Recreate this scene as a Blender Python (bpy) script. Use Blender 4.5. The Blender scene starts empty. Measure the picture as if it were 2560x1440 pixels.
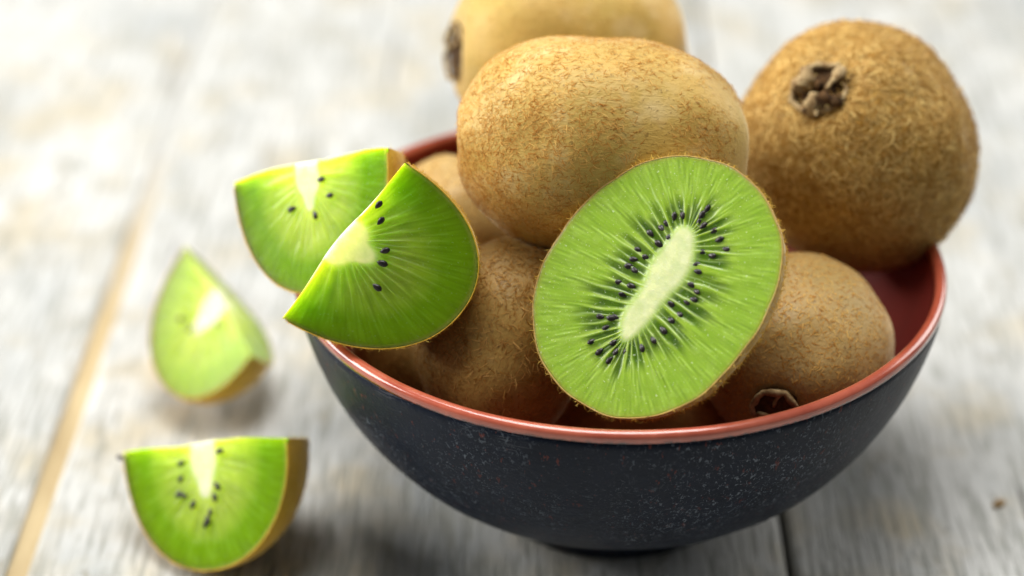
import bpy, math
import numpy as np
from mathutils import Vector, Matrix, noise

sc = bpy.context.scene
col = sc.collection
MM = 0.001
rng = np.random.default_rng(7)

# ------------------------------------------------------------------ camera
PITCH = math.radians(30.25)
CAM = np.array([-.02766, -.47813, .34292])
FPX = 5230.0
FWD = np.array([0, math.cos(PITCH), -math.sin(PITCH)])
RGT = np.array([1.0, 0, 0])
UPV = np.array([0, math.sin(PITCH), math.cos(PITCH)])
cd = bpy.data.cameras.new('camera')
cam = bpy.data.objects.new('camera', cd); col.objects.link(cam)
cam.location = CAM; cam.rotation_euler = (math.pi / 2 - PITCH, 0, 0)
cd.sensor_width = 36; cd.lens = 36 * FPX / 2560
cd.clip_start = .01; cd.clip_end = 20
cd.dof.use_dof = True; cd.dof.focus_distance = .492; cd.dof.aperture_fstop = 5.0
cd.dof.aperture_blades = 0
sc.camera = cam

# ------------------------------------------------------------------ light
w = bpy.data.worlds.new('World'); sc.world = w; w.use_nodes = True
w.node_tree.nodes['Background'].inputs[0].default_value = (.93, .97, 1, 1)
w.node_tree.nodes['Background'].inputs[1].default_value = .14

def area(name, loc, target, size, size_y, power, color):
    l = bpy.data.lights.new(name, 'AREA'); l.shape = 'RECTANGLE'
    l.size = size; l.size_y = size_y; l.energy = power; l.color = color
    o = bpy.data.objects.new(name, l); col.objects.link(o); o.location = loc
    o.rotation_euler = (Vector(target) - Vector(loc)).to_track_quat('-Z', 'Y').to_euler()
    return o
area('window_left', (-1.45, .30, .75), (0, .02, .05), 1.0, .9, 37, (1, .98, .95))
area('window_right', (1.25, 1.00, .85), (0, .02, .05), .9, .8, 12, (1, .97, .92))
area('overhead_light', (-.10, .32, 1.65), (0, 0, .06), 1.0, .9, 33, (1, .985, .96))

sc.view_settings.view_transform = 'Standard'; sc.view_settings.look = 'None'
sc.view_settings.exposure = 0; sc.view_settings.gamma = 1
sc.cycles.use_denoising = True
sc.cycles.use_adaptive_sampling = True; sc.cycles.adaptive_threshold = .015
sc.cycles.max_bounces = 8; sc.cycles.transparent_max_bounces = 8

# ------------------------------------------------------------------ helpers
def at(x, y, d):
    """world point on the line of sight through photo pixel (x, y), d metres deep"""
    return CAM + d * (FWD + RGT * (x - 1280) / FPX + UPV * (720 - y) / FPX)

def cdir(r, u, b):
    """direction from components right / up / towards the viewer"""
    v = RGT * r + UPV * u - FWD * b
    return v / np.linalg.norm(v)

def frame(x=None, z=None, y=None):
    """3x3 rotation whose columns are local axes; two given axes, the first exact"""
    if x is not None and z is not None:
        x = x / np.linalg.norm(x); z = z - x * (z @ x); z /= np.linalg.norm(z); y = np.cross(z, x)
    elif z is not None and y is not None:
        z = z / np.linalg.norm(z); y = y - z * (y @ z); y /= np.linalg.norm(y); x = np.cross(y, z)
    return np.stack([x, y, z], 1)

def mat4(rot, loc):
    m = Matrix.Identity(4)
    for i in range(3):
        for j in range(3): m[i][j] = rot[i][j]
        m[i][3] = loc[i]
    return m

def mesh_obj(name, verts, faces, mat, parent=None, smooth=True, color=None, weld=False):
    me = bpy.data.meshes.new(name)
    me.from_pydata([tuple(v) for v in verts], [], [tuple(f) for f in faces])
    if color is not None:
        a = me.color_attributes.new('Col', 'FLOAT_COLOR', 'POINT')
        c4 = np.ones((len(verts), 4), np.float32); c4[:, :3] = color
        a.data.foreach_set('color', c4.ravel())
    if weld:
        import bmesh
        bm = bmesh.new(); bm.from_mesh(me)
        bmesh.ops.remove_doubles(bm, verts=bm.verts, dist=2e-6)
        bmesh.ops.recalc_face_normals(bm, faces=bm.faces)
        bm.to_mesh(me); bm.free()
    if smooth: me.polygons.foreach_set('use_smooth', [True] * len(me.polygons))
    me.materials.append(mat); me.update()
    o = bpy.data.objects.new(name, me); col.objects.link(o)
    if parent: o.parent = parent
    return o

def empty(name, m, label, cat, group=None):
    o = bpy.data.objects.new(name, None); col.objects.link(o)
    o.empty_display_size = .01; o.matrix_world = m
    o['label'] = label; o['category'] = cat
    if group: o['group'] = group
    return o

def grid_faces(n, m, wrap=False, off=0, flip=False):
    """faces of an n x m grid of vertices (row-major); wrap joins last row to first"""
    F_ = []
    for i in range(n if wrap else n - 1):
        i2 = (i + 1) % n
        for j in range(m - 1):
            q = (off + i*m + j, off + i2*m + j, off + i2*m + j+1, off + i*m + j+1)
            F_.append(q[::-1] if flip else q)
    return F_

def fbm(p, seed=0., octv=3):
    return noise.fractal(Vector((p[0] + seed, p[1] + seed * .7, p[2] - seed)), 1.0, 2.0, octv)

def smooth01(x, a, b):
    t = np.clip((x - a) / (b - a), 0, 1); return t * t * (3 - 2 * t)

def scatter(verts, faces, n, r):
    """n random points with normals on a quad mesh"""
    V = np.asarray(verts); Q = np.asarray(faces)
    T = np.vstack([Q[:, [0, 1, 2]], Q[:, [0, 2, 3]]])
    a, b, c = V[T[:, 0]], V[T[:, 1]], V[T[:, 2]]
    nn = np.cross(b - a, c - a); ar = np.linalg.norm(nn, axis=1)
    ok = ar > 1e-14; a, b, c, nn, ar = a[ok], b[ok], c[ok], nn[ok], ar[ok]
    k = r.choice(len(ar), n, p=ar / ar.sum())
    s, t = r.random(n), r.random(n); fl = s + t > 1; s[fl], t[fl] = 1 - s[fl], 1 - t[fl]
    P = a[k] + (b - a)[k] * s[:, None] + (c - a)[k] * t[:, None]
    return P, nn[k] / ar[k][:, None]

def hair_mesh(name, P, N, r, mat, parent, length=(1.4, 3.0), width=.16, lift=(.1, .5), comb=None, combw=0.0):
    """short bent fibres as tapering ribbons, one mesh"""
    n = len(P)
    T = r.normal(size=(n, 3))
    if comb is not None: T += combw * comb
    T -= N * np.sum(T * N, 1)[:, None]; T /= np.linalg.norm(T, axis=1)[:, None]
    L = (length[0] + (length[1] - length[0]) * r.random(n)) * MM
    li = lift[0] + (lift[1] - lift[0]) * r.random(n) ** 2
    S = np.cross(N, T); bend = r.normal(size=n) * .35
    d1 = T * np.cos(li)[:, None] + N * np.sin(li)[:, None]
    l2 = li * .2 - .02
    d2 = (T + S * bend[:, None]); d2 /= np.linalg.norm(d2, axis=1)[:, None]
    d2 = d2 * np.cos(l2)[:, None] + N * np.sin(l2)[:, None]
    W = S * (width * MM * (.6 + .8 * r.random(n)))[:, None] * .5
    p0 = P - N * .05 * MM; p1 = p0 + d1 * (L * .5)[:, None]; p2 = p1 + d2 * (L * .5)[:, None]
    V = np.stack([p0 - W, p0 + W, p1 - W * .8, p1 + W * .8, p2 - W * .15, p2 + W * .15], 1).reshape(-1, 3)
    me = bpy.data.meshes.new(name)
    me.vertices.add(len(V)); me.vertices.foreach_set('co', V.astype(np.float32).ravel())
    b = np.arange(n)[:, None] * 6
    Q = np.concatenate([b + np.array([[0, 1, 3, 2]]), b + np.array([[2, 3, 5, 4]])], 1).reshape(-1)
    nq = n * 2
    me.loops.add(nq * 4); me.loops.foreach_set('vertex_index', Q.astype(np.int32))
    me.polygons.add(nq); me.polygons.foreach_set('loop_start', np.arange(0, nq * 4, 4, dtype=np.int32))
    me.update(calc_edges=True)
    tint = r.random(n)
    a = me.attributes.new('tint', 'FLOAT', 'POINT'); a.data.foreach_set('value', np.repeat(tint, 6).astype(np.float32))
    me.materials.append(mat)
    o = bpy.data.objects.new(name, me); col.objects.link(o); o.parent = parent; o['kind'] = 'stuff'
    return o

# ------------------------------------------------------------------ materials
class NT:
    def __init__(s, name):
        s.m = bpy.data.materials.new(name); s.m.use_nodes = True; s.t = s.m.node_tree
        s.b = s.t.nodes['Principled BSDF']; s.out = s.t.nodes['Material Output']
    def n(s, typ, **kw):
        x = s.t.nodes.new(typ)
        for k, v in kw.items():
            if hasattr(x, k): setattr(x, k, v)
        return x
    def l(s, a, b): s.t.links.new(a, b)
    def coord(s, scale=(1, 1, 1), kind='Object', rot=(0, 0, 0)):
        c = s.n('ShaderNodeTexCoord'); mp = s.n('ShaderNodeMapping')
        mp.inputs['Scale'].default_value = scale; mp.inputs['Rotation'].default_value = rot
        s.l(c.outputs[kind], mp.inputs[0]); return mp.outputs[0]
    def rnd_coord(s, scale):
        c = s.n('ShaderNodeTexCoord'); oi = s.n('ShaderNodeObjectInfo')
        mu = s.n('ShaderNodeMath', operation='MULTIPLY'); mu.inputs[1].default_value = 3.7
        s.l(oi.outputs['Random'], mu.inputs[0])
        ad = s.n('ShaderNodeVectorMath', operation='ADD'); s.l(c.outputs['Object'], ad.inputs[0]); s.l(mu.outputs[0], ad.inputs[1])
        mp = s.n('ShaderNodeMapping'); mp.inputs['Scale'].default_value = scale; s.l(ad.outputs[0], mp.inputs[0])
        return mp.outputs[0]
    def noise(s, vec, scale, detail=3, rough=.55, dist=0):
        x = s.n('ShaderNodeTexNoise'); x.inputs['Scale'].default_value = scale
        x.inputs['Detail'].default_value = detail; x.inputs['Roughness'].default_value = rough
        x.inputs['Distortion'].default_value = dist
        s.l(vec, x.inputs['Vector']); return x.outputs['Fac']
    def ramp(s, fac, stops, interp='LINEAR'):
        x = s.n('ShaderNodeValToRGB'); x.color_ramp.interpolation = interp
        e = x.color_ramp.elements
        while len(e) < len(stops): e.new(.5)
        for k, (p, c) in enumerate(stops):
            e[k].position = p
            e[k].color = (*c, 1) if hasattr(c, '__len__') else (c, c, c, 1)
        s.l(fac, x.inputs[0]); return x.outputs[0]
    def mix(s, fac, a, b, blend='MIX'):
        x = s.n('ShaderNodeMix', data_type='RGBA', blend_type=blend)
        for sock, v in ((x.inputs[0], fac), (x.inputs[6], a), (x.inputs[7], b)):
            if hasattr(v, 'is_output'): s.l(v, sock)
            elif hasattr(v, '__len__'): sock.default_value = (*v, 1)
            else: sock.default_value = v
        return x.outputs[2]
    def math(s, op, a, b=0., clamp=False):
        x = s.n('ShaderNodeMath', operation=op, use_clamp=clamp)
        for sock, v in ((x.inputs[0], a), (x.inputs[1], b)):
            if hasattr(v, 'is_output'): s.l(v, sock)
            else: sock.default_value = v
        return x.outputs[0]
    def bump(s, h, strength, dist, normal=None):
        x = s.n('ShaderNodeBump'); x.inputs['Strength'].default_value = strength; x.inputs['Distance'].default_value = dist
        s.l(h, x.inputs['Height'])
        if normal: s.l(normal, x.inputs['Normal'])
        return x.outputs[0]
    def set(s, **kw):
        for k, v in kw.items():
            i = s.b.inputs[k.replace('_', ' ')]
            if hasattr(v, 'is_output'): s.l(v, i)
            elif hasattr(v, '__len__') and len(v) == 3 and i.type == 'RGBA': i.default_value = (*v, 1)
            else: i.default_value = v
        return s

def skin_material(name, tan, olive, rust, pale, sss=.12):
    s = NT(name); v = s.rnd_coord((1, 1, 1))
    big = s.noise(v, 42, 3); c = s.mix(s.ramp(big, [(.36, 0), (.64, 1)]), olive, tan)
    c = s.mix(s.ramp(s.noise(v, 75, 3), [(.55, 0), (.72, .55)]), c, pale)
    fib = s.noise(s.rnd_coord((1, 2.6, 2.6)), 330, 3, .6, .8)
    c = s.mix(s.ramp(fib, [(.55, 0), (.70, .30)]), c, rust)
    spk = s.noise(v, 900, 2)
    c = s.mix(s.ramp(spk, [(.62, 0), (.7, .5)]), c, tuple(x * .35 for x in rust))
    h = s.math('ADD', s.math('MULTIPLY', fib, .7), s.math('MULTIPLY', spk, .4))
    h = s.math('ADD', h, big)
    s.set(Base_Color=c, Roughness=.52, Normal=s.bump(h, .5, .0006), Sheen_Weight=.9, Sheen_Roughness=.35)
    s.b.inputs['Specular IOR Level'].default_value = .35
    s.b.inputs['Sheen Tint'].default_value = (1, .85, .55, 1)
    return s.m

M_SKIN = skin_material('kiwi_skin', (.64, .41, .10), (.50, .34, .07), (.44, .20, .035), (.80, .62, .30))
M_SKIN_FUR = skin_material('kiwi_skin_brown', (.54, .31, .06), (.36, .20, .03), (.27, .115, .028), (.50, .34, .13))
M_SKIN_PALE = skin_material('kiwi_skin_pale', (.50, .32, .11), (.38, .25, .075), (.33, .16, .05), (.56, .42, .21))
M_PEEL_BROWN = skin_material('peel_skin_brown', (.50, .33, .08), (.40, .27, .06), (.30, .14, .02), (.62, .47, .18))
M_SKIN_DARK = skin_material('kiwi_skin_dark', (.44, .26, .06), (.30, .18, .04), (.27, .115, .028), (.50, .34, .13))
M_PEEL = skin_material('peel_skin', (.78, .48, .02), (.64, .40, .02), (.42, .19, .015), (.82, .58, .08), .3)

def fuzz_material(name, ca, cb, trans=.3):
    s = NT(name); a = s.n('ShaderNodeAttribute'); a.attribute_name = 'tint'
    c = s.ramp(a.outputs['Fac'], [(0, ca), (1, cb)])
    d = s.n('ShaderNodeBsdfDiffuse'); t = s.n('ShaderNodeBsdfTranslucent'); mx = s.n('ShaderNodeMixShader')
    s.l(c, d.inputs[0]); s.l(c, t.inputs[0]); mx.inputs[0].default_value = trans
    s.l(d.outputs[0], mx.inputs[1]); s.l(t.outputs[0], mx.inputs[2]); s.l(mx.outputs[0], s.out.inputs[0])
    return s.m
M_FUZZ = fuzz_material('kiwi_fuzz', (.42, .20, .03), (.95, .73, .29))
M_FUZZ_RUST = fuzz_material('kiwi_fuzz_rust', (.48, .19, .03), (.88, .60, .19))
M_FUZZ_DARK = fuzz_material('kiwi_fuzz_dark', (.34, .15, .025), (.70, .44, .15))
M_FUZZ_GOLD = fuzz_material('kiwi_fuzz_gold', (.66, .40, .05), (.94, .70, .18), .5)

def flesh_material(name, scale, fib, spec):
    s = NT(name)
    a = s.n('ShaderNodeAttribute'); a.attribute_name = 'Col'
    v = s.rnd_coord((1, 1, 1))
    fine = s.noise(v, 900, 3, .6, .6); mid = s.noise(v, 260, 3)
    c = s.mix(s.ramp(fine, [(.60, 0), (.74, fib)]), a.outputs['Color'], (.62, .80, .36))
    c = s.mix(s.ramp(mid, [(.3, .25), (.6, 0)]), c, (.17, .36, .003))
    gl = s.ramp(s.noise(v, 1500, 2, .5), [(.66, 0), (.73, 1)])
    c = s.mix(s.math('MULTIPLY', gl, fib * 2.5), c, (.80, .90, .62))  # wet glints painted into the colour as sparse near-white specks
    h = s.math('ADD', s.math('ADD', fine, s.math('MULTIPLY', gl, 1.5)), s.math('MULTIPLY', mid, 1.3))
    s.set(Base_Color=c, Roughness=s.ramp(mid, [(.3, .16), (.7, .34)]), Normal=s.bump(h, .22, .0004),
          Subsurface_Weight=1.0, Subsurface_Scale=scale, Subsurface_Radius=(.85, 1, .18))
    s.b.inputs['Specular IOR Level'].default_value = spec
    return s.m
M_FLESH = flesh_material('kiwi_flesh', .005, .18, .3); M_FLESH_WEDGE = flesh_material('kiwi_wedge_flesh', .028, .04, .12)

def simple(name, c, rough, bumpscale=0, bumpd=.0003, c2=None, spec=.5, coat=0):
    s = NT(name)
    base = c
    if bumpscale:
        v = s.rnd_coord((1, 1, 1)); nz = s.noise(v, bumpscale, 4, .6)
        if c2: base = s.mix(s.ramp(nz, [(.35, 0), (.65, 1)]), c, c2)
        s.set(Normal=s.bump(nz, .7, bumpd))
    s.set(Base_Color=base, Roughness=rough); s.b.inputs['Specular IOR Level'].default_value = spec
    s.b.inputs['Coat Weight'].default_value = coat
    return s.m
M_SEED = simple('kiwi_seed', (.006, .005, .006), .3, 1500, .0002, (.022, .013, .012), .5)
M_SEPAL = simple('dry_sepal', (.20, .115, .045), .8, 420, .0008, (.52, .39, .20), .2)
M_SEPAL_DARK = simple('dry_scar', (.028, .014, .006), .85, 500, .0008, (.12, .06, .02), .2)
M_CRUMB = simple('crumb', (.42, .27, .10), .7, 900, .0005, (.22, .12, .04), .3)

def lacquer():
    s = NT('red_lacquer'); v = s.coord()
    n1 = s.noise(v, 60, 4); n2 = s.noise(v, 700, 3)
    c = s.mix(s.ramp(n1, [(.35, 0), (.7, 1)]), (.17, .016, .010), (.24, .026, .015))
    s.set(Base_Color=c, Roughness=s.ramp(n1, [(.3, .45), (.7, .6)]), Normal=s.bump(n2, .08, .0002))
    s.b.inputs['Specular IOR Level'].default_value = .25
    return s.m
M_RED = lacquer()

def rim_mat():
    s = NT('coral_rim'); v = s.coord()
    n1 = s.noise(v, 80, 4); n2 = s.noise(v, 900, 3)
    c = s.mix(s.ramp(n1, [(.35, 0), (.7, 1)]), (.36, .065, .035), (.52, .125, .07))
    # outer lower edge is worn to the dark base coat
    z = s.n('ShaderNodeSeparateXYZ'); s.l(s.coord(), z.inputs[0])
    edge = s.math('ADD', s.math('MULTIPLY', s.math('SUBTRACT', z.outputs[2], .0725), 1600), s.math('MULTIPLY', s.math('SUBTRACT', s.noise(v, 420, 3, .7), .5), 2.6))
    r2 = s.n('ShaderNodeVectorMath', operation='LENGTH'); cx = s.n('ShaderNodeCombineXYZ')
    s.l(z.outputs[0], cx.inputs[0]); s.l(z.outputs[1], cx.inputs[1]); s.l(cx.outputs[0], r2.inputs[0])
    outer = s.math('GREATER_THAN', r2.outputs['Value'], .0838)
    dark = s.math('MULTIPLY', s.math('SUBTRACT', 1, s.math('MULTIPLY', edge, 1, True), True), outer)
    c = s.mix(dark, c, (.05, .02, .018))
    s.set(Base_Color=c, Roughness=s.ramp(n1, [(.3, .10), (.7, .22)]), Normal=s.bump(s.math('ADD', n2, s.noise(v, 160, 3)), .14, .0003))
    s.b.inputs['Coat Weight'].default_value = .7; s.b.inputs['Coat Roughness'].default_value = .15
    return s.m
M_RIM = rim_mat()

def bowl_outer():
    s = NT('worn_black_lacquer'); v = s.coord()
    patch = s.noise(v, 17, 5, .62)
    # fine dashes scratched through the black coat
    d1 = s.noise(s.coord((1.5, 1.5, 1), rot=(.4, .5, .3)), 720, 2, .6, 1.1)
    d2 = s.noise(s.coord((1, 1, 1.6), rot=(-.5, .3, .2)), 1050, 2, .6, .8)
    m1 = s.math('MULTIPLY', s.ramp(d1, [(.59, 0), (.66, 1)]), s.ramp(patch, [(.44, .0), (.60, 1)]))
    m2 = s.math('MULTIPLY', s.ramp(d2, [(.66, 0), (.72, 1)]), .5)
    wear = s.math('MAXIMUM', m1, m2)
    base = s.mix(s.ramp(s.noise(v, 120, 4), [(.3, 0), (.7, 1)]), (.0025, .006, .015), (.005, .010, .023))
    c = s.mix(wear, base, s.mix(patch, (.065, .09, .125), (.19, .215, .245)))
    # chips down to red near the rim
    z = s.n('ShaderNodeSeparateXYZ'); s.l(v, z.inputs[0])
    hi = s.ramp(z.outputs[2], [(.052, .0), (.071, 1)])
    red = s.math('MULTIPLY', s.ramp(s.noise(s.coord((1, 1, .45)), 620, 3, .65), [(.645, 0), (.67, 1)]), s.math('MULTIPLY_ADD', hi, .6, True))
    red = s.math('MULTIPLY', red, .5)
    c = s.mix(red, c, (.22, .045, .025))
    # a few larger pale scrapes
    sc1 = s.noise(s.coord((1, 1, 1.4), rot=(0, .6, 0)), 95, 4, .62, .4)
    scr = s.ramp(sc1, [(.735, 0), (.765, .8)])
    c = s.mix(scr, c, (.36, .35, .32))
    # turning lines just under the rim
    ln = s.noise(s.coord((.05, .05, 1)), 2600, 2)
    lm = s.math('MULTIPLY', s.ramp(ln, [(.55, 0), (.68, 1)]), s.math('MULTIPLY', s.ramp(z.outputs[2], [(.0655, 0), (.0705, 1)]), s.ramp(s.noise(v, 70, 2), [(.5, 0), (.65, .7)])))
    c = s.mix(lm, c, (.16, .17, .19))
    h = s.math('ADD', s.math('MULTIPLY', wear, .6), s.math('ADD', s.noise(v, 520, 4, .65), red))
    s.set(Base_Color=c, Roughness=s.ramp(patch, [(.3, .34), (.7, .5)]), Normal=s.bump(h, .35, .0005))
    s.b.inputs['Specular IOR Level'].default_value = .16
    return s.m
M_BLACK = bowl_outer()

def plank_material():
    s = NT('weathered_white_paint')
    v = s.rnd_coord((1, .07, 1)); v2 = s.rnd_coord((1, .16, 1)); iso = s.rnd_coord((1, 1, 1))
    g1 = s.noise(v, 760, 4, .6, .35); g2 = s.noise(v2, 120, 4, .6, .5)
    blot = s.noise(s.rnd_coord((1, .5, 1)), 24, 4, .6); blot2 = s.noise(s.rnd_coord((1, .45, 1)), 11, 3, .55)
    paint = s.mix(s.ramp(blot, [(.35, 0), (.65, 1)]), (.50, .505, .485), (.62, .62, .595))
    paint = s.mix(s.ramp(s.noise(iso, 34, 3), [(.50, 0), (.68, .7)]), paint, (.50, .43, .29))
    paint = s.mix(s.ramp(s.noise(s.rnd_coord((1, .6, 1)), 15, 3), [(.50, 0), (.66, .55)]), paint, (.30, .325, .335))
    wood = s.mix(g2, (.17, .185, .165), (.42, .415, .37))
    worn = s.math('ADD', s.math('MULTIPLY', g1, .95), s.math('ADD', s.math('MULTIPLY', g2, .35), s.math('MULTIPLY', blot2, .16)))
    wf = s.ramp(worn, [(.71, 0), (.86, .85)])
    c = s.mix(wf, paint, wood)
    crack = s.ramp(s.noise(s.rnd_coord((1, .045, 1)), 210, 4, .6, .4), [(.29, 1), (.35, 0)])
    chip = s.ramp(s.noise(s.rnd_coord((1, .33, 1)), 120, 5, .68), [(.60, 0), (.635, 1)])
    c = s.mix(s.math('MULTIPLY', chip, .6), c, s.mix(g2, (.22, .21, .17), (.44, .41, .33)))
    c = s.mix(s.math('MULTIPLY', crack, .8), c, (.07, .06, .05))
    h = s.math('SUBTRACT', s.math('SUBTRACT', s.math('MULTIPLY', g1, .6), s.math('MULTIPLY', s.math('MAXIMUM', wf, chip), .8)), crack)
    s.set(Base_Color=c, Roughness=s.ramp(g2, [(.3, .42), (.7, .65)]), Normal=s.bump(h, .55, .0009))
    s.b.inputs['Specular IOR Level'].default_value = .2
    return s.m
M_PLANK = plank_material()
def filler_material():
    s = NT('tan_joint'); v = s.coord((1, .25, 1)); n1 = s.noise(v, 120, 4)
    c = s.mix(n1, (.28, .19, .08), (.62, .50, .29))
    z = s.n('ShaderNodeSeparateXYZ'); s.l(s.coord(), z.inputs[0])
    # further along the joint the old white paint still fills it
    f = s.math('ADD', s.math('MULTIPLY', s.math('SUBTRACT', z.outputs[1], .10), 9), s.math('SUBTRACT', s.noise(s.coord((1, .5, 1)), 60, 3), .5), True)
    c = s.mix(f, c, (.46, .46, .435))
    s.set(Base_Color=c, Roughness=.7, Normal=s.bump(n1, .6, .0008)); return s.m
M_FILLER = filler_material()

# ------------------------------------------------------------------ table (setting)
table = bpy.data.objects.new('table_top', None); col.objects.link(table)
table['kind'] = 'structure'; table['label'] = 'weathered white painted plank table under the bowl'
ROTZ = math.radians(-.75)
table.rotation_euler = (0, 0, ROTZ)

def plank(x0, x1, y0, y1, th, seed, z=0.):
    """a board with softened, slightly wavering long edges"""
    n = 60; ys = np.linspace(y0, y1, n); V = []
    b = .0014
    for k, y in enumerate(ys):
        e0 = .0007 * fbm((x0 * 9, y * 22, 1), seed); e1 = .0007 * fbm((x1 * 9, y * 22, 5), seed)
        a0, a1 = x0 + e0, x1 + e1
        V += [(a0, y, -th), (a0, y, z - b), (a0 + b * .4, y, z - b * .35), (a0 + b * 1.4, y, z),
              (a1 - b * 1.4, y, z), (a1 - b * .4, y, z - b * .35), (a1, y, z - b), (a1, y, -th)]
    F_ = grid_faces(n, 8, flip=True) + [tuple(range(8)), tuple(range(8 * n - 1, 8 * n - 9, -1))]
    return mesh_obj('plank', V, F_, M_PLANK, table, smooth=False)
SEAMS = [-.575, -.366, -.158, .0465, .262, .50]
def seam_half(k): return .0029 if k == 2 else .0008
for k in range(5):
    plank(SEAMS[k] + seam_half(k), SEAMS[k + 1] - seam_half(k + 1), -.34, 1.15, .022, 3.1 + k * 1.7)
# tan batten showing in the wide joint to the left of the bowl, and the dark bed under the boards
V = []
for k, y in enumerate(np.linspace(-.34, 1.15, 60)):
    wv = .0003 * fbm((0, y * 30, 2), 4.)
    V += [(-.158 - .0034, y, -.02), (-.158 - .0034, y, -.0012 + wv), (-.158 + .0034, y, -.0012 - wv), (-.158 + .0034, y, -.02)]
mesh_obj('joint_batten', V, grid_faces(60, 4, flip=True), M_FILLER, table, smooth=False)
bx = [(-.55, -.34, -.03), (.51, -.34, -.03), (.51, 1.15, -.03), (-.55, 1.15, -.03), (-.55, -.34, -.0225), (.51, -.34, -.0225), (.51, 1.15, -.0225), (-.55, 1.15, -.0225)]
mesh_obj('under_board', bx, [(3, 2, 1, 0), (4, 5, 6, 7), (0, 1, 5, 4), (1, 2, 6, 5), (2, 3, 7, 6), (3, 0, 4, 7)], simple('dark_underside', (.05, .04, .03), .9), table, smooth=False)

# ------------------------------------------------------------------ bowl
H = .075; RB = .085
bowl = empty('bowl', Matrix.Identity(4), 'round lacquered bowl, worn black outside and red inside, heaped with kiwifruit', 'bowl')
def lathe(name, prof, mat, parent, n=200, close=False, wob=0):
    V = []; m = len(prof)
    for i in range(n):
        a = 2 * math.pi * i / n; c, s_ = math.cos(a), math.sin(a)
        for r_, z_ in prof:
            rr = r_ + (wob * fbm((c * 3, s_ * 3, z_ * 60), 2.) if wob else 0)
            V.append((rr * c, rr * s_, z_))
    return mesh_obj(name, V, grid_faces(n, m, wrap=True), mat, parent)
def outer_r(s_): return RB * max(0, 1 - s_ ** 1.7) ** (1 / 2.6)
DEP = .070
po = []
for k in range(46):
    s_ = .94 * (1 - k / 45) ** .85 + .032
    if s_ > .94: continue
    po.append((outer_r(s_), H - DEP * s_))
po = [(outer_r(.94) - .002, H - DEP * .94 - .0002)] + po
zt = po[-1][1]
lathe('outer_wall', po + [(RB - .0018, zt + .0002)], M_BLACK, bowl, wob=.0003)
rb = outer_r(.94)
lathe('foot', [(rb - .006, .012), (rb - .0065, 0.0004), (rb - .004, 0), (rb - .001, .0006), (rb + .0008, .006), (rb + .0012, H - DEP * .94 + .001)], M_BLACK, bowl)
T_ = .0031
pr = [(outer_r(.032) - .0004, zt - .0006), (outer_r(.032) + .0002, zt - .0002)]
for k in range(15):
    a = math.pi * k / 14
    pr.append((RB - T_ / 2 + .0001 + math.cos(a) * T_ / 2, H - .0012 + math.sin(a) * .0013))
pr += [(RB - T_ - .0002, H - .0035)]
lathe('rim', pr, M_RIM, bowl, wob=.00012)
pi_ = []
for k in range(40):
    s_ = .035 + .93 * (k / 39)
    pi_.append((max(.0005, (outer_r(s_) - T_ - .0001) if s_ < .9 else (outer_r(.9) - T_) * (1 - (s_ - .9) / .066)), H - DEP * s_ * .955))
lathe('lining', pi_, M_RED, bowl)

# ------------------------------------------------------------------ whole kiwifruit
def kiwi_body(L, R, seed, nu=84, nv=64, flat=1.0, lump=.06, exp=2.25):
    """long axis +X (stem end at +X); returns verts, faces"""
    V = np.zeros((nv, nu, 3))
    for j in range(nu):
        ph = math.pi * j / (nu - 1); x = -math.cos(ph); 
        rr = max(0, 1 - abs(x) ** exp) ** .5
        for i in range(nv):
            a = 2 * math.pi * i / nv
            n3 = (x * 1.1, rr * math.cos(a) * 1.1, rr * math.sin(a) * 1.1)
            k = 1 + lump * fbm(n3, seed, 2)
            d = .055 * math.exp(-((1 - x) / .026) ** 2 * .5) * 1.0
            e = .03 * math.exp(-((1 + x) / .012) ** 2 * .5)
            V[i, j] = ((x - d + e) * L * k, rr * R * math.cos(a) * k, rr * R * math.sin(a) * k * flat)
    return V.reshape(-1, 3), grid_faces(nv, nu, wrap=True, flip=True)

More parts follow.
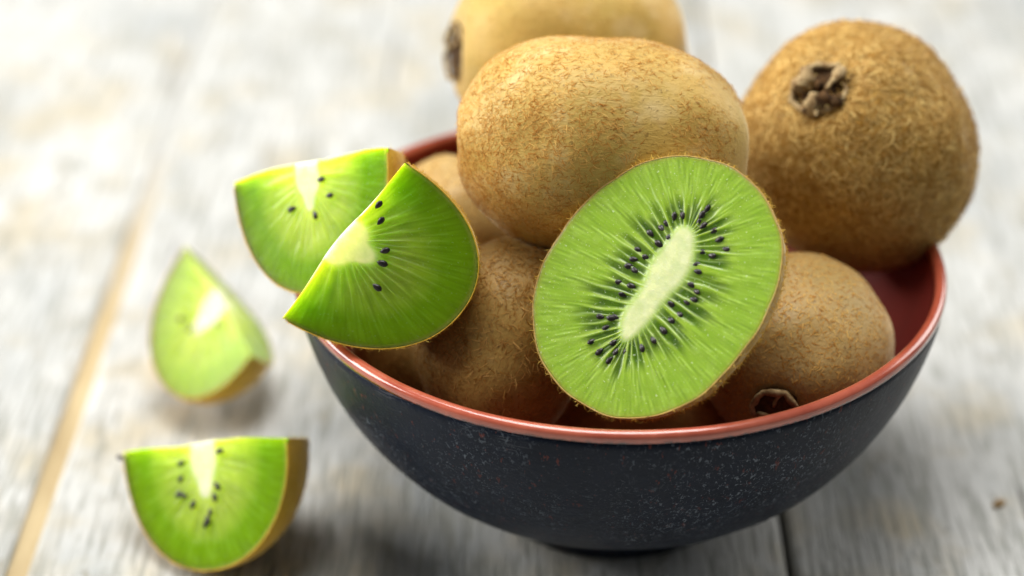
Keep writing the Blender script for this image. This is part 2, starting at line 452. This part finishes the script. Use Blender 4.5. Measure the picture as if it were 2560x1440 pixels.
def scar(parent, L, R_, seed, size=6.5, style='sepals', end=1):
    """dried calyx at the stem end: crinkled ring, curled flaps, stub"""
    r = np.random.default_rng(int(seed * 100)); x0 = L * .955 * end
    def blob(name, path, rad, mat, flat=.6):
        V = []; n = len(path); m = 7
        for k, p_ in enumerate(path):
            rr = rad * (.35 + .65 * math.sin(math.pi * min(1, (k + .6) / n))) * (1 + .3 * r.normal())
            t = np.array(path[min(k + 1, n - 1)]) - np.array(path[max(k - 1, 0)]); t /= np.linalg.norm(t) + 1e-9
            up = np.array([1., 0, 0]); sd = np.cross(t, up); sd /= np.linalg.norm(sd) + 1e-9; up = np.cross(sd, t)
            for q in range(m):
                a = 2 * math.pi * q / m
                V.append(np.array(p_) + sd * math.cos(a) * rr + up * math.sin(a) * rr * flat)
        F_ = []
        for k in range(n - 1):
            for q in range(m): F_.append((k*m + q, k*m + (q+1) % m, (k+1)*m + (q+1) % m, (k+1)*m + q))
        F_ += [tuple(range(m))[::-1], tuple(range((n-1)*m, n*m))]
        return mesh_obj(name, V, F_, mat, parent)
    s_ = size * MM
    # sunken dark disc
    V = [(x0 + end * .9 * MM, 0, 0)]; 
    for k in range(20):
        a = 2 * math.pi * k / 20; q = s_ * (.95 + .1 * r.normal() * .6)
        V.append((x0 - end * .4 * MM, q * math.cos(a), q * math.sin(a)))
    F_ = [(0, 1 + k, 1 + (k + 1) % 20) for k in range(20)]
    mesh_obj('stem_scar', V, F_, M_SEPAL_DARK, parent)
    if style == 'ring' or style == 'sepals':
        path = []
        for k in range(19):
            a = .2 + 2 * math.pi * k / 18 * (.98 if style == 'sepals' else .9); q = s_ * (.86 + .06 * r.normal())
            path.append((x0 + end * (.9 + .35 * r.normal()) * MM, q * math.cos(a), q * math.sin(a)))
        blob('sepal_ring', path, .95 * MM if style == 'sepals' else .8 * MM, M_SEPAL, .8)
    if style == 'sepals':
        for k in range(6):
            a = 2 * math.pi * (k + .3 * r.normal()) / 6; path = []
            curl = r.normal() * .6
            for j in range(6):
                q = s_ * (.95 - .15 * j); aa = a + curl * j * .16
                path.append((x0 + end * (.7 + 3.0 * math.sin(j * .62) + .5 * r.normal()) * MM, q * math.cos(aa), q * math.sin(aa)))
            blob('sepal', path, (1.5 + .5 * r.random()) * MM, M_SEPAL if k % 5 else M_SEPAL_DARK, .55)
        for k in range(9):
            a = r.random() * 6.28; q0 = s_ * (.25 + .75 * r.random()); a2 = a + r.normal() * .5
            blob('sepal', [(x0 + end * (1.2 + .9 * j * r.random()) * MM, q0 * math.cos(a) + j * .9 * MM * math.cos(a2), q0 * math.sin(a) + j * .9 * MM * math.sin(a2)) for j in range(4)], .55 * MM, M_SEPAL if k % 2 else M_SEPAL_DARK, .5)
        blob('stem_stub', [(x0 + end * j * .8 * MM, .4 * MM * j * .3, 0.3 * MM) for j in range(1, 5)][::1], 1.3 * MM, M_SEPAL_DARK, 1)
    if style == 'ring':
        for k in range(3):
            a = 2.1 * k + .5
            blob('sepal', [(x0 + end * (1.1 + .25 * j) * MM, s_ * (.75 - .17 * j) * math.cos(a + .12 * j), s_ * (.75 - .17 * j) * math.sin(a + .12 * j)) for j in range(4)], .7 * MM, M_SEPAL, .6)
    if style == 'nub':
        blob('stem_stub', [(x0 + end * (j * .9 - .5) * MM, .2 * MM * j, .1 * MM * j) for j in range(0, 6)], 2.1 * MM, M_SEPAL, 1)

def whole_kiwi(loc, axis, up, L, R, seed, label, skin, fuzz, nh, hl=(1.3, 2.8), hw=.17, lift=(.05, .45), style=None, size=6.5, patchy=.0, exp=2.25, flat=1.0):
    t = empty('kiwifruit', mat4(frame(x=np.array(axis), z=np.array(up)), loc), label, 'kiwi', 'whole kiwifruit heaped in the bowl')
    r = np.random.default_rng(int(seed * 1000))
    V, F_ = kiwi_body(L, R, seed, exp=exp, flat=flat)
    sk = mesh_obj('skin', V, F_, skin, t)
    P, N = scatter(V, F_, nh, r)
    N = np.where((np.sum(N * P, 1) < 0)[:, None], -N, N)
    if patchy:
        keep = np.array([fbm(p * 34, seed + 3, 2) for p in P]) * 1.1 + .62 > r.random(nh) * patchy + (.5 - .5 * patchy)
        P, N = P[keep], N[keep]
    hair_mesh('fuzz', P, N, r, fuzz, sk, hl, hw, lift, comb=np.array([[1., 0, 0]]), combw=.7)
    if style: scar(t, L, R, seed, size, style)
    return t

whole_kiwi(at(1510, 362, .521), cdir(1, -.03, -.10), cdir(0, 1, .2), .0368, .0274, 1.3,
           'large oval kiwifruit lying sideways on top of the heap behind the cut half', M_SKIN, M_FUZZ_RUST, 46000,
           hl=(1.0, 2.7), hw=.16, lift=(.04, .4), patchy=.8, exp=2.5)
whole_kiwi(at(2140, 368, .562), cdir(-.42, .40, .82), cdir(0, 1, -.5), .0335, .0318, 2.6,
           'furry round kiwifruit on the right with its dried stem end facing up', M_SKIN_FUR, M_FUZZ, 22000,
           hl=(2.2, 4.8), hw=.36, lift=(.05, .45), style='sepals', size=8.2)
whole_kiwi(at(1418, 125, .590), cdir(-1, -.06, .30), cdir(0, 1, .2), .0340, .0262, 3.7,
           'kiwifruit at the very back of the bowl, cut off by the top of the picture', M_SKIN, M_FUZZ, 9000,
           hl=(1.0, 2.2), hw=.15, lift=(.02, .3), style='ring', size=9, exp=3.2)
whole_kiwi(at(1990, 880, .530), cdir(-.30, -.50, .82), cdir(1, .4, 0), .0275, .0238, 4.4,
           'kiwifruit low in the bowl on the right, ringed end against the front rim', M_SKIN_PALE, M_FUZZ_RUST, 11000,
           hl=(1.0, 2.4), hw=.26, lift=(.02, .3), style='ring', size=6.2)
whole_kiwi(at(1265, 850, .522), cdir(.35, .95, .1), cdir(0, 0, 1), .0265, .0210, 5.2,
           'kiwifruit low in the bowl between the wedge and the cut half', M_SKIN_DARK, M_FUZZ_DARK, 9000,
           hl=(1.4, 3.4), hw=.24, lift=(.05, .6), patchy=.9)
whole_kiwi(at(1135, 590, .572), cdir(.25, .95, .1), cdir(0, 0, 1), .0222, .0200, 6.1,
           'half hidden kiwifruit with a stem nub at the back left rim behind the wedges', M_SKIN_PALE, M_FUZZ, 5000,
           style='nub', size=2.0)
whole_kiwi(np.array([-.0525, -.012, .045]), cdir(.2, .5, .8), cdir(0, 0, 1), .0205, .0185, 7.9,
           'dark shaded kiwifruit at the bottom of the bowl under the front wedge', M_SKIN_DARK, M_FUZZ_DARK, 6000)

whole_kiwi(np.array([.006, -.018, .038]), cdir(.9, .1, .4), cdir(0, 0, 1), .0265, .0225, 9.3,  # added filler fruit, blocks light leaking behind the half and hides lit lining
           'added dark filler kiwifruit low in the bowl behind the lower edge of the cut half', M_SKIN_DARK, M_FUZZ_DARK, 6000)

# ------------------------------------------------------------------ cut fruit
def flesh_pattern(th, t, tc, nray, seed, gain=1.0, period=2 * math.pi, pale=0.0, lg=1.0, bases=((.34, .50, .05), (.31, .475, .055)), corec=(.76, .80, .46), soft=(.035, .05)):
    """colour and relief of a cut face on a grid th (n) x t (m); tc = core boundary per th"""
    r = np.random.default_rng(seed); n, m = len(th), len(t)
    Th, Tt = np.meshgrid(th, t, indexing='ij'); Tc = np.repeat(tc[:, None], m, 1)
    s = np.clip((Tt - Tc) / (1 - Tc), 0, 1)          # 0 at core, 1 at skin
    wav = np.zeros_like(Th)
    for k in range(6):
        wav += .006 * np.sin(Th * (7 + 5 * k) + r.random() * 6 + s * (3 + 2 * k))
    ray = np.zeros_like(Th); loc_ = np.zeros_like(Th)
    c0 = np.arange(nray) * period / nray
    cs = th[0] + c0 + r.normal(size=nray) * period / nray * .2
    for k in range(nray):
        d = Th + wav - cs[k]
        if period > 6: d = (d + math.pi) % (2 * math.pi) - math.pi
        wdt = period / nray
        end = .45 + .5 * r.random(); stg = .35 + .65 * r.random()
        ray = np.maximum(ray, stg * np.exp(-(d / (wdt * (.065 + .05 * s))) ** 2) * smooth01(-s, -end, -end * .25))
        # locule between this ray and the next
        d2 = d - wdt * .5; e2 = .42 + .26 * r.random(); st = .7 + .3 * r.random()
        loc_ = np.maximum(loc_, st * np.exp(-(d2 / (wdt * .42)) ** 4) * smooth01(s, .01, .06) * smooth01(-s, -e2, -e2 * .55))
    streak = np.zeros_like(Th)
    for k in range(8):
        f_ = (30 + 23 * k) * (2 * math.pi / period if period < 6 else 1)
        streak += np.sin(Th * round(f_) + r.random() * 6 + 2.5 * np.sin(s * 5 + k)) / 8
    base_in = np.array(bases[0]); base_out = np.array(bases[1])
    C = base_in + (base_out - base_in) * smooth01(s, .1, .75)[..., None]
    C = C * (1 + .30 * (streak * smooth01(s, .05, .3))[..., None])
    C = C + (np.array([.62, .76, .30]) - C) * (.22 * gain * np.clip(streak * 2.2 - .35, 0, 1) * smooth01(s, .1, .35) * smooth01(-s, -1, -.6))[..., None]
    C = C + (np.array([.028, .085, .004]) - C) * (np.clip(loc_ * .82 * lg, 0, 1))[..., None]
    C = C + (np.array([.60, .78, .34]) - C) * (np.clip(ray * smooth01(s, 0, .03) * .70 * gain, 0, 1))[..., None]
    halo = smooth01(-s, -.10, 0.0)
    C = C + (np.array([.50, .66, .20]) - C) * (halo * .7)[..., None]
    core = smooth01(-Tt + Tc, -soft[0], soft[1])
    C = C + (np.array(corec) - C) * core[..., None]
    edge = smooth01(Tt, .955, .995)
    C = C + (np.array([.42, .52, .06]) - C) * (edge * .7)[..., None]
    if pale: C = C + (np.array([.70, .82, .16]) - C) * np.clip(pale * (1.7 - 2.5 * s) * (1 - core), 0, 1)[..., None]  # glow of light through the flesh, painted pale near the core
    hgt = .16 * ray * (1 - core) - .25 * loc_ + .15 * core + .04 * streak * smooth01(s, .05, .3)
    hgt *= smooth01(-Tt, -.985, -.9)
    return C, hgt * MM

SEED_ME = None
def seed_mesh():
    global SEED_ME
    if SEED_ME: return SEED_ME
    V, n, m = [], 9, 10
    for j in range(n):
        x = -1 + 2 * j / (n - 1); rr = max(.02, (1 - x * x)) ** .62 * (1 - .22 * x)
        for i in range(m):
            a = 2 * math.pi * i / m
            V.append((x * 1.15 * MM, rr * .66 * MM * math.cos(a), rr * .40 * MM * math.sin(a)))
    F_ = grid_faces(n, m) + [(j*m + m-1, (j+1)*m + m-1, (j+1)*m, j*m) for j in range(n - 1)] + [tuple(range(m)), tuple(range((n-1)*m, n*m))[::-1]]
    o = mesh_obj('seed', V, F_, M_SEED); SEED_ME = o.data
    bpy.data.objects.remove(o); return SEED_ME
def add_seed(parent, m, scale=1.0):
    o = bpy.data.objects.new('seed', seed_mesh()); col.objects.link(o)
    if parent: o.parent = parent
    o.matrix_local = m @ Matrix.Diagonal((scale, scale, scale, 1)); return o

def skin_shell(name, D, nr, mat, parent, seed, wrap, th=.55):
    """two-layer peel over a dome grid D (n x m x 3), open edges stitched"""
    n, m, _ = D.shape
    r = np.random.default_rng(seed)
    jit = np.array([[1 + .35 * fbm(D[i, j] * 300, seed) for j in range(m)] for i in range(n)])
    outer = D + nr * (th * MM * jit)[..., None]; inner = D + nr * .03 * MM
    V = np.vstack([outer.reshape(-1, 3), inner.reshape(-1, 3)])
    F_ = grid_faces(n, m, wrap, 0) + grid_faces(n, m, wrap, n * m, True)
    o_ = n * m
    for i in range(n if wrap else n - 1):
        i2 = (i + 1) % n
        F_.append((i2*m, i*m, o_ + i*m, o_ + i2*m))
        if not wrap: F_.append((i*m + m-1, i2*m + m-1, o_ + i2*m + m-1, o_ + i*m + m-1))
    return mesh_obj(name, V, F_, mat, parent), outer.reshape(-1, 3), grid_faces(n, m, wrap, 0)

# --- the cut half
def half_kiwi():
    n_ = np.array([-.3506, -.6853, .6384]); y_ = np.array([.5097, .4322, .7439]); o_ = np.array([.00626, -.05777, .09885])
    t = empty('kiwi_half', mat4(frame(z=n_, y=y_), o_), 'halved kiwifruit with bright green seeded cut face leaning on the front rim', 'kiwi half')
    fo = [29.69, -.6, -.6, -2.71, .85, -.11, .01, -.18, .09]
    n, m = 720, 120
    th = np.linspace(0, 2 * math.pi, n, endpoint=False)
    R_ = fo[0] + sum(fo[2*k-1] * np.cos(k * th) + fo[2*k] * np.sin(k * th) for k in range(1, 5))
    R_ = R_ * (1 + .004 * np.sin(th * 9 + 1) + .003 * np.sin(th * 17))
    O = np.stack([R_ * np.cos(th), R_ * np.sin(th)], -1) * MM
    # spine point each ray starts from; angular warp keeps rays square to the core
    Cn = np.stack([0 * th, 13.0 * np.sin(th)], -1) * MM
    tt = np.concatenate([np.linspace(0, .3, 50), np.linspace(.3, 1, m - 49)[1:]]); m = len(tt)
    G = Cn[:, None] + (O - Cn)[:, None] * tt[None, :, None]
    span = np.linalg.norm(O - Cn, axis=1)
    wcore = 3.45 + .5 * np.sin(th * 3 + 1) + .35 * np.sin(th * 7) + 1.2 * np.exp(-((th - .55) / .35) ** 2) - .5 * np.exp(-((th - 5.6) / .3) ** 2)
    wcore = wcore * (1 - .45 * np.abs(np.sin(th)) ** 6)
    tc = wcore * MM / span
    C, hg = flesh_pattern(th, tt, tc, 52, 11, lg=1.15)
    face = np.concatenate([G, hg[..., None]], -1)
    # dome
    nd = 40; ph = np.linspace(0, math.pi / 2, nd)
    D = np.zeros((n // 4, nd, 3)); dep = 25.5 * MM
    for j, p_ in enumerate(ph):
        D[:, j, :2] = O[::4] * math.cos(p_) ** .96; D[:, j, 2] = -dep * math.sin(p_)
    Nn = np.stack([D[..., 0] / (.027 ** 2), D[..., 1] / (.031 ** 2), D[..., 2] / dep ** 2], -1)
    Nn /= np.linalg.norm(Nn, axis=-1)[..., None] + 1e-12
    # flesh: face grid + dome inside the peel (full resolution edge)
    Df = np.zeros((n, 16, 3))
    for j, p_ in enumerate(np.linspace(0, math.pi / 2, 16)):
        Df[:, j, :2] = O * math.cos(p_) ** .96; Df[:, j, 2] = -dep * math.sin(p_)
    V = np.vstack([face.reshape(-1, 3), Df.reshape(-1, 3)])
    cc = np.vstack([C.reshape(-1, 3), np.tile([.28, .44, .025], (n * 16, 1))])
    F_ = grid_faces(n, m, True, 0, True) + grid_faces(n, 16, True, n * m, True)
    fl = mesh_obj('flesh', V, F_, M_FLESH, t, color=cc, weld=True)
    sk, SV, SF = skin_shell('skin', D, Nn, M_PEEL_BROWN, t, 5, True, .34)
    r = np.random.default_rng(21)
    P, N = scatter(SV, SF, 9000, r)
    edge = P[:, 2] > -9 * MM
    keep = edge | (r.random(len(P)) < .5)
    N = np.where((np.sum(N * P, 1) < 0)[:, None], -N, N)
    hair_mesh('fuzz', P[keep], N[keep], r, M_FUZZ_GOLD, sk, (1.0, 3.0), .16, (.1, 1.0))
    seeds = [[-5.1,15.6],[-3.4,16.7],[.6,18.9],[1.0,20.8],[2.3,17.0],[5.0,17.1],[7.4,16.0],[9.9,14.8],[7.7,11.9],[5.8,8.5],[6.9,7.1],[9.1,2.9],[9.5,1.0],[8.3,-.3],[-6.5,11.8],[-8.1,9.4],[-4.9,8.2],[-8.4,2.2],[-6.8,.1],[-8.5,.3],[-5.5,-3.5],[-6.2,-6.3],[-8.6,-4.1],[-5.6,-12.3],[-5.7,-14.9],[-8.2,-13.3],[-7.0,-19.4],[-4.0,-20.5],[-.5,-18.5],[-.8,-21.0],[4.7,-14.7],[6.1,-11.8],[5.4,-2.5],[7.1,-5.8],[8.2,-3.6],[-8.6,4.6],[-3.5,10.6]]
    deep = {5, 7, 8, 9, 13, 19, 22, 25, 32, 33, 34, 35, 36}
    base_n = len(seeds)
    for k in range(9):
        a = 2 * math.pi * (k + r.random() * .6) / 9; q = 5.6 + 3.2 * r.random()
        seeds.append([q * math.cos(a) + .3, 12.5 * math.sin(a) + q * .75 * math.sin(a)])
    for k, (x, y) in enumerate(seeds):
        cy = max(-12, min(12, y)); a = math.atan2(y - cy, x) if abs(y) > 12 else (0 if x > 0 else math.pi)
        a = math.atan2(y - cy * .8, x) + r.normal() * .15
        z = (-.30 if k in deep or k >= base_n else -.02) + .06 * r.normal()
        add_seed(fl, Matrix.Translation((x * MM, y * MM, z * MM)) @ Matrix.Rotation(a + math.pi, 4, 'Z') @ Matrix.Rotation(r.normal() * .2, 4, 'Y'), .90 + .22 * r.random())
half_kiwi()

# --- quarter wedges: long face in the local YZ plane (normal +X, pole at -Z), cross face on top (normal +Z)
def wedge(loc, ridge, pole, R, L, seed, label, group, long_seeds, cross_seeds=(), nh=5000, pale=.15, core=(3.2, 13.), nray=20, fuzzlen=(1.0, 2.4), shear=0., bases=((.36, .53, .015), (.17, .34, .004))):  # bases: inner and outer flesh tones, spread apart to carry transmitted light
    """loc = middle of the ridge; ridge and pole are directions of local +Y and -Z"""
    zl = -np.array(pole) / np.linalg.norm(pole)
    rot = frame(z=zl, y=np.array(ridge))
    t = empty('kiwi_wedge', mat4(rot, loc), label, 'kiwi wedge', group)
    q = .93; r = np.random.default_rng(seed * 17 + 3)
    n, m = 181, 72
    al = np.linspace(0, math.pi, n)
    ca = np.sign(np.cos(al)) * np.abs(np.cos(al)) ** q; sa = np.abs(np.sin(al)) ** q
    tt = np.linspace(0, 1, m)
    # long face: y = R ca, z = -L sa
    O = np.stack([R * ca, -L * sa], -1)
    Cn = np.stack([0 * ca, -core[1] * MM * .8 * np.abs(np.sin(al)) ** .55], -1)
    G = Cn[:, None] + (O - Cn)[:, None] * tt[None, :, None]
    span = np.linalg.norm(O - Cn, axis=1)
    tc = (core[0] + .4 * np.sin(al * 5)) * MM * (1 + .35 * np.sin(al) ** 8) / span
    C, hg = flesh_pattern(al, tt, tc, nray, seed, .42, math.pi, pale, .6, bases, (.88, .89, .60), (.03, .03))
    hg *= smooth01(np.minimum(al, math.pi - al), 0, .05)[:, None]; hg[:, 0] = 0
    lf = np.stack([hg, G[..., 0], G[..., 1]], -1)
    # cross face: x = -R sa, y = R ca
    O2 = np.stack([-R * sa, R * ca], -1)
    G2 = O2[:, None] * tt[None, :, None]
    C2, hg2 = flesh_pattern(al, tt, np.full(n, core[0] * 1.15 * MM / R), 22, seed + 50, .42, math.pi, pale, .6, bases, (.88, .89, .60), (.03, .03))
    hg2 *= smooth01(np.minimum(al, math.pi - al), 0, .05)[:, None]; hg2[:, 0] = 0
    cf = np.concatenate([G2, hg2[..., None]], -1)
    nb = 36; be = np.linspace(0, math.pi / 2, nb)
    cb = np.cos(be) ** q; sb = np.sin(be) ** q
    D = np.stack([-R * sa[:, None] * sb[None], np.repeat((R * ca)[:, None], nb, 1), -L * sa[:, None] * cb[None]], -1)
    for i in range(n):
        for j in (0, nb - 1): pass
    for A_ in (lf, cf, D):
        yy = A_[..., 1] / R; zz = np.clip(-A_[..., 2] / L, 0, 1)
        A_[..., 0] += (.5 * np.sin(3.1 * yy + seed) * (1 - zz) - .5 * zz * (1 - zz) * 4) * MM
        A_[..., 2] += (.9 * (1 - yy ** 2) + .35 * np.sin(5 * yy + 2 * seed)) * (1 - zz) * MM
        A_[..., 1] -= shear * np.minimum(A_[..., 2], 0)
    V = np.vstack([lf.reshape(-1, 3), cf.reshape(-1, 3), D.reshape(-1, 3)])
    cc = np.vstack([C.reshape(-1, 3), C2.reshape(-1, 3), np.tile([.17, .34, .004], (n * nb, 1))])
    F_ = grid_faces(n, m) + grid_faces(n, m, off=n * m, flip=True) + grid_faces(n, nb, off=2 * n * m)
    fl = mesh_obj('flesh', V, F_, M_FLESH_WEDGE, t, color=cc, weld=True)
    # keep the two cut edges crisp
    fl.data.polygons.foreach_set('use_smooth', [True] * len(fl.data.polygons))
    fl.data.set_sharp_from_angle(angle=math.radians(50))
    N = np.stack([D[..., 0] / R ** 2, D[..., 1] / R ** 2, D[..., 2] / L ** 2], -1)
    N /= np.linalg.norm(N, axis=-1)[..., None] + 1e-12
    Ds, Ns = D[2:-2:2], N[2:-2:2]
    sk, SV, SF = skin_shell('skin', Ds, Ns, M_PEEL, t, seed, False, .26)
    P, Nn = scatter(SV, SF, nh, r)
    Nn = np.where((np.sum(Nn * P, 1) < 0)[:, None], -Nn, Nn)
    hair_mesh('fuzz', P, Nn, r, M_FUZZ_GOLD, sk, fuzzlen, .13, (.1, .7))
    for (y, z) in long_seeds:
        a = math.atan2(z + min(core[1], abs(z)) * .8, y)
        add_seed(fl, Matrix.Translation((.15 * MM, y * MM, z * MM)) @ Matrix(((0, 0, 1, 0), (1, 0, 0, 0), (0, 1, 0, 0), (0, 0, 0, 1))) @ Matrix.Rotation(a + math.pi + r.normal() * .3, 4, 'Z'), 1.02 + .22 * r.random())
    for (x, y) in cross_seeds:
        add_seed(fl, Matrix.Translation((x * MM, y * MM, .1 * MM)) @ Matrix.Rotation(math.atan2(y, x) + math.pi, 4, 'Z'), 1.05)
    return t

GB = 'kiwi wedges in the bowl'; GT = 'kiwi wedges on the table'
# front wedge, balanced on the left rim
wedge(at(857, 604, .498), cdir(.61, .78, .16), cdir(.77, -.63, .0), .0239, .0324, 1,
      'sharp kiwi wedge with five seeds balanced on the left rim in front', GB,
      [(12.4, -1.2), (9.7, -4.0), (4.8, -9.2), (2.0, -10.6), (-3.3, -13.2)], core=(6.0, 1.2), pale=.22, nh=6000, shear=.14)
# rear wedge
wedge(at(768, 412, .527), cdir(.86, .17, .48), cdir(.08, -.98, .16), .0235, .0325, 2,
      'blurred kiwi wedge behind the front one, core upright and flat edge on top', GB,
      [(4.0, -4.5), (1.5, -13.2), (-5.5, -10.5), (6.2, -9.0)], core=(3.4, 9.), pale=.56)
# wedges lying on the table
wedge(at(506, 1113, .548), cdir(.88, -.05, .50), cdir(.07, -1, .12), .0266, .0325, 3,
      'kiwi wedge standing on the table nearest the viewer, black seeds round its core', GT,
      [(-27.6, -1.0), (-7.2, -4.2), (-7.6, -8.2), (-8.5, -12.2), (-6.8, -12.8), (-4.0, -15.2), (-.2, -20.5), (.6, -19.6), (1.5, -17.6), (3.2, -13.8), (4.2, -11.0), (5.5, -2.0)], core=(3.7, 11.), pale=.42)
wedge(at(545, 750, .612), cdir(.42, -.74, .56), cdir(-.76, -.62, -.08), .0235, .0270, 4,
      'most blurred kiwi wedge on the table, tip pointing up, beside the tan joint', GT,
      [(2.0, -11.5), (-3.5, -12.5), (6.5, -4.0)], core=(4.0, 8.), pale=.40, shear=.3, bases=((.44, .58, .05), (.30, .46, .03)))

# ------------------------------------------------------------------ small things on the table
V, n, m = [], 7, 9
for j in range(n):
    x = -1 + 2 * j / (n - 1)
    for i in range(m):
        a = 2 * math.pi * i / m; rr = max(.05, 1 - x * x) ** .5 * (1 + .35 * fbm((x * 2, math.cos(a), math.sin(a)), 8.))
        V.append((x * 2.2 * MM, rr * 1.3 * MM * math.cos(a), rr * .8 * MM * math.sin(a)))
F_ = grid_faces(n, m) + [(j*m + m-1, (j+1)*m + m-1, (j+1)*m, j*m) for j in range(n - 1)] + [tuple(range(m)), tuple(range((n-1)*m, n*m))[::-1]]
o = mesh_obj('crumb', V, F_, M_CRUMB)
s0 = .34292 / (math.sin(PITCH) + (1264 - 720) / FPX * math.cos(PITCH)); p = at(2497, 1264, s0)
o.location = (p[0], p[1], .0007); o.rotation_euler = (0, 0, .6)
o['label'] = 'tiny brown crumb on the table at the right edge'; o['category'] = 'crumb'
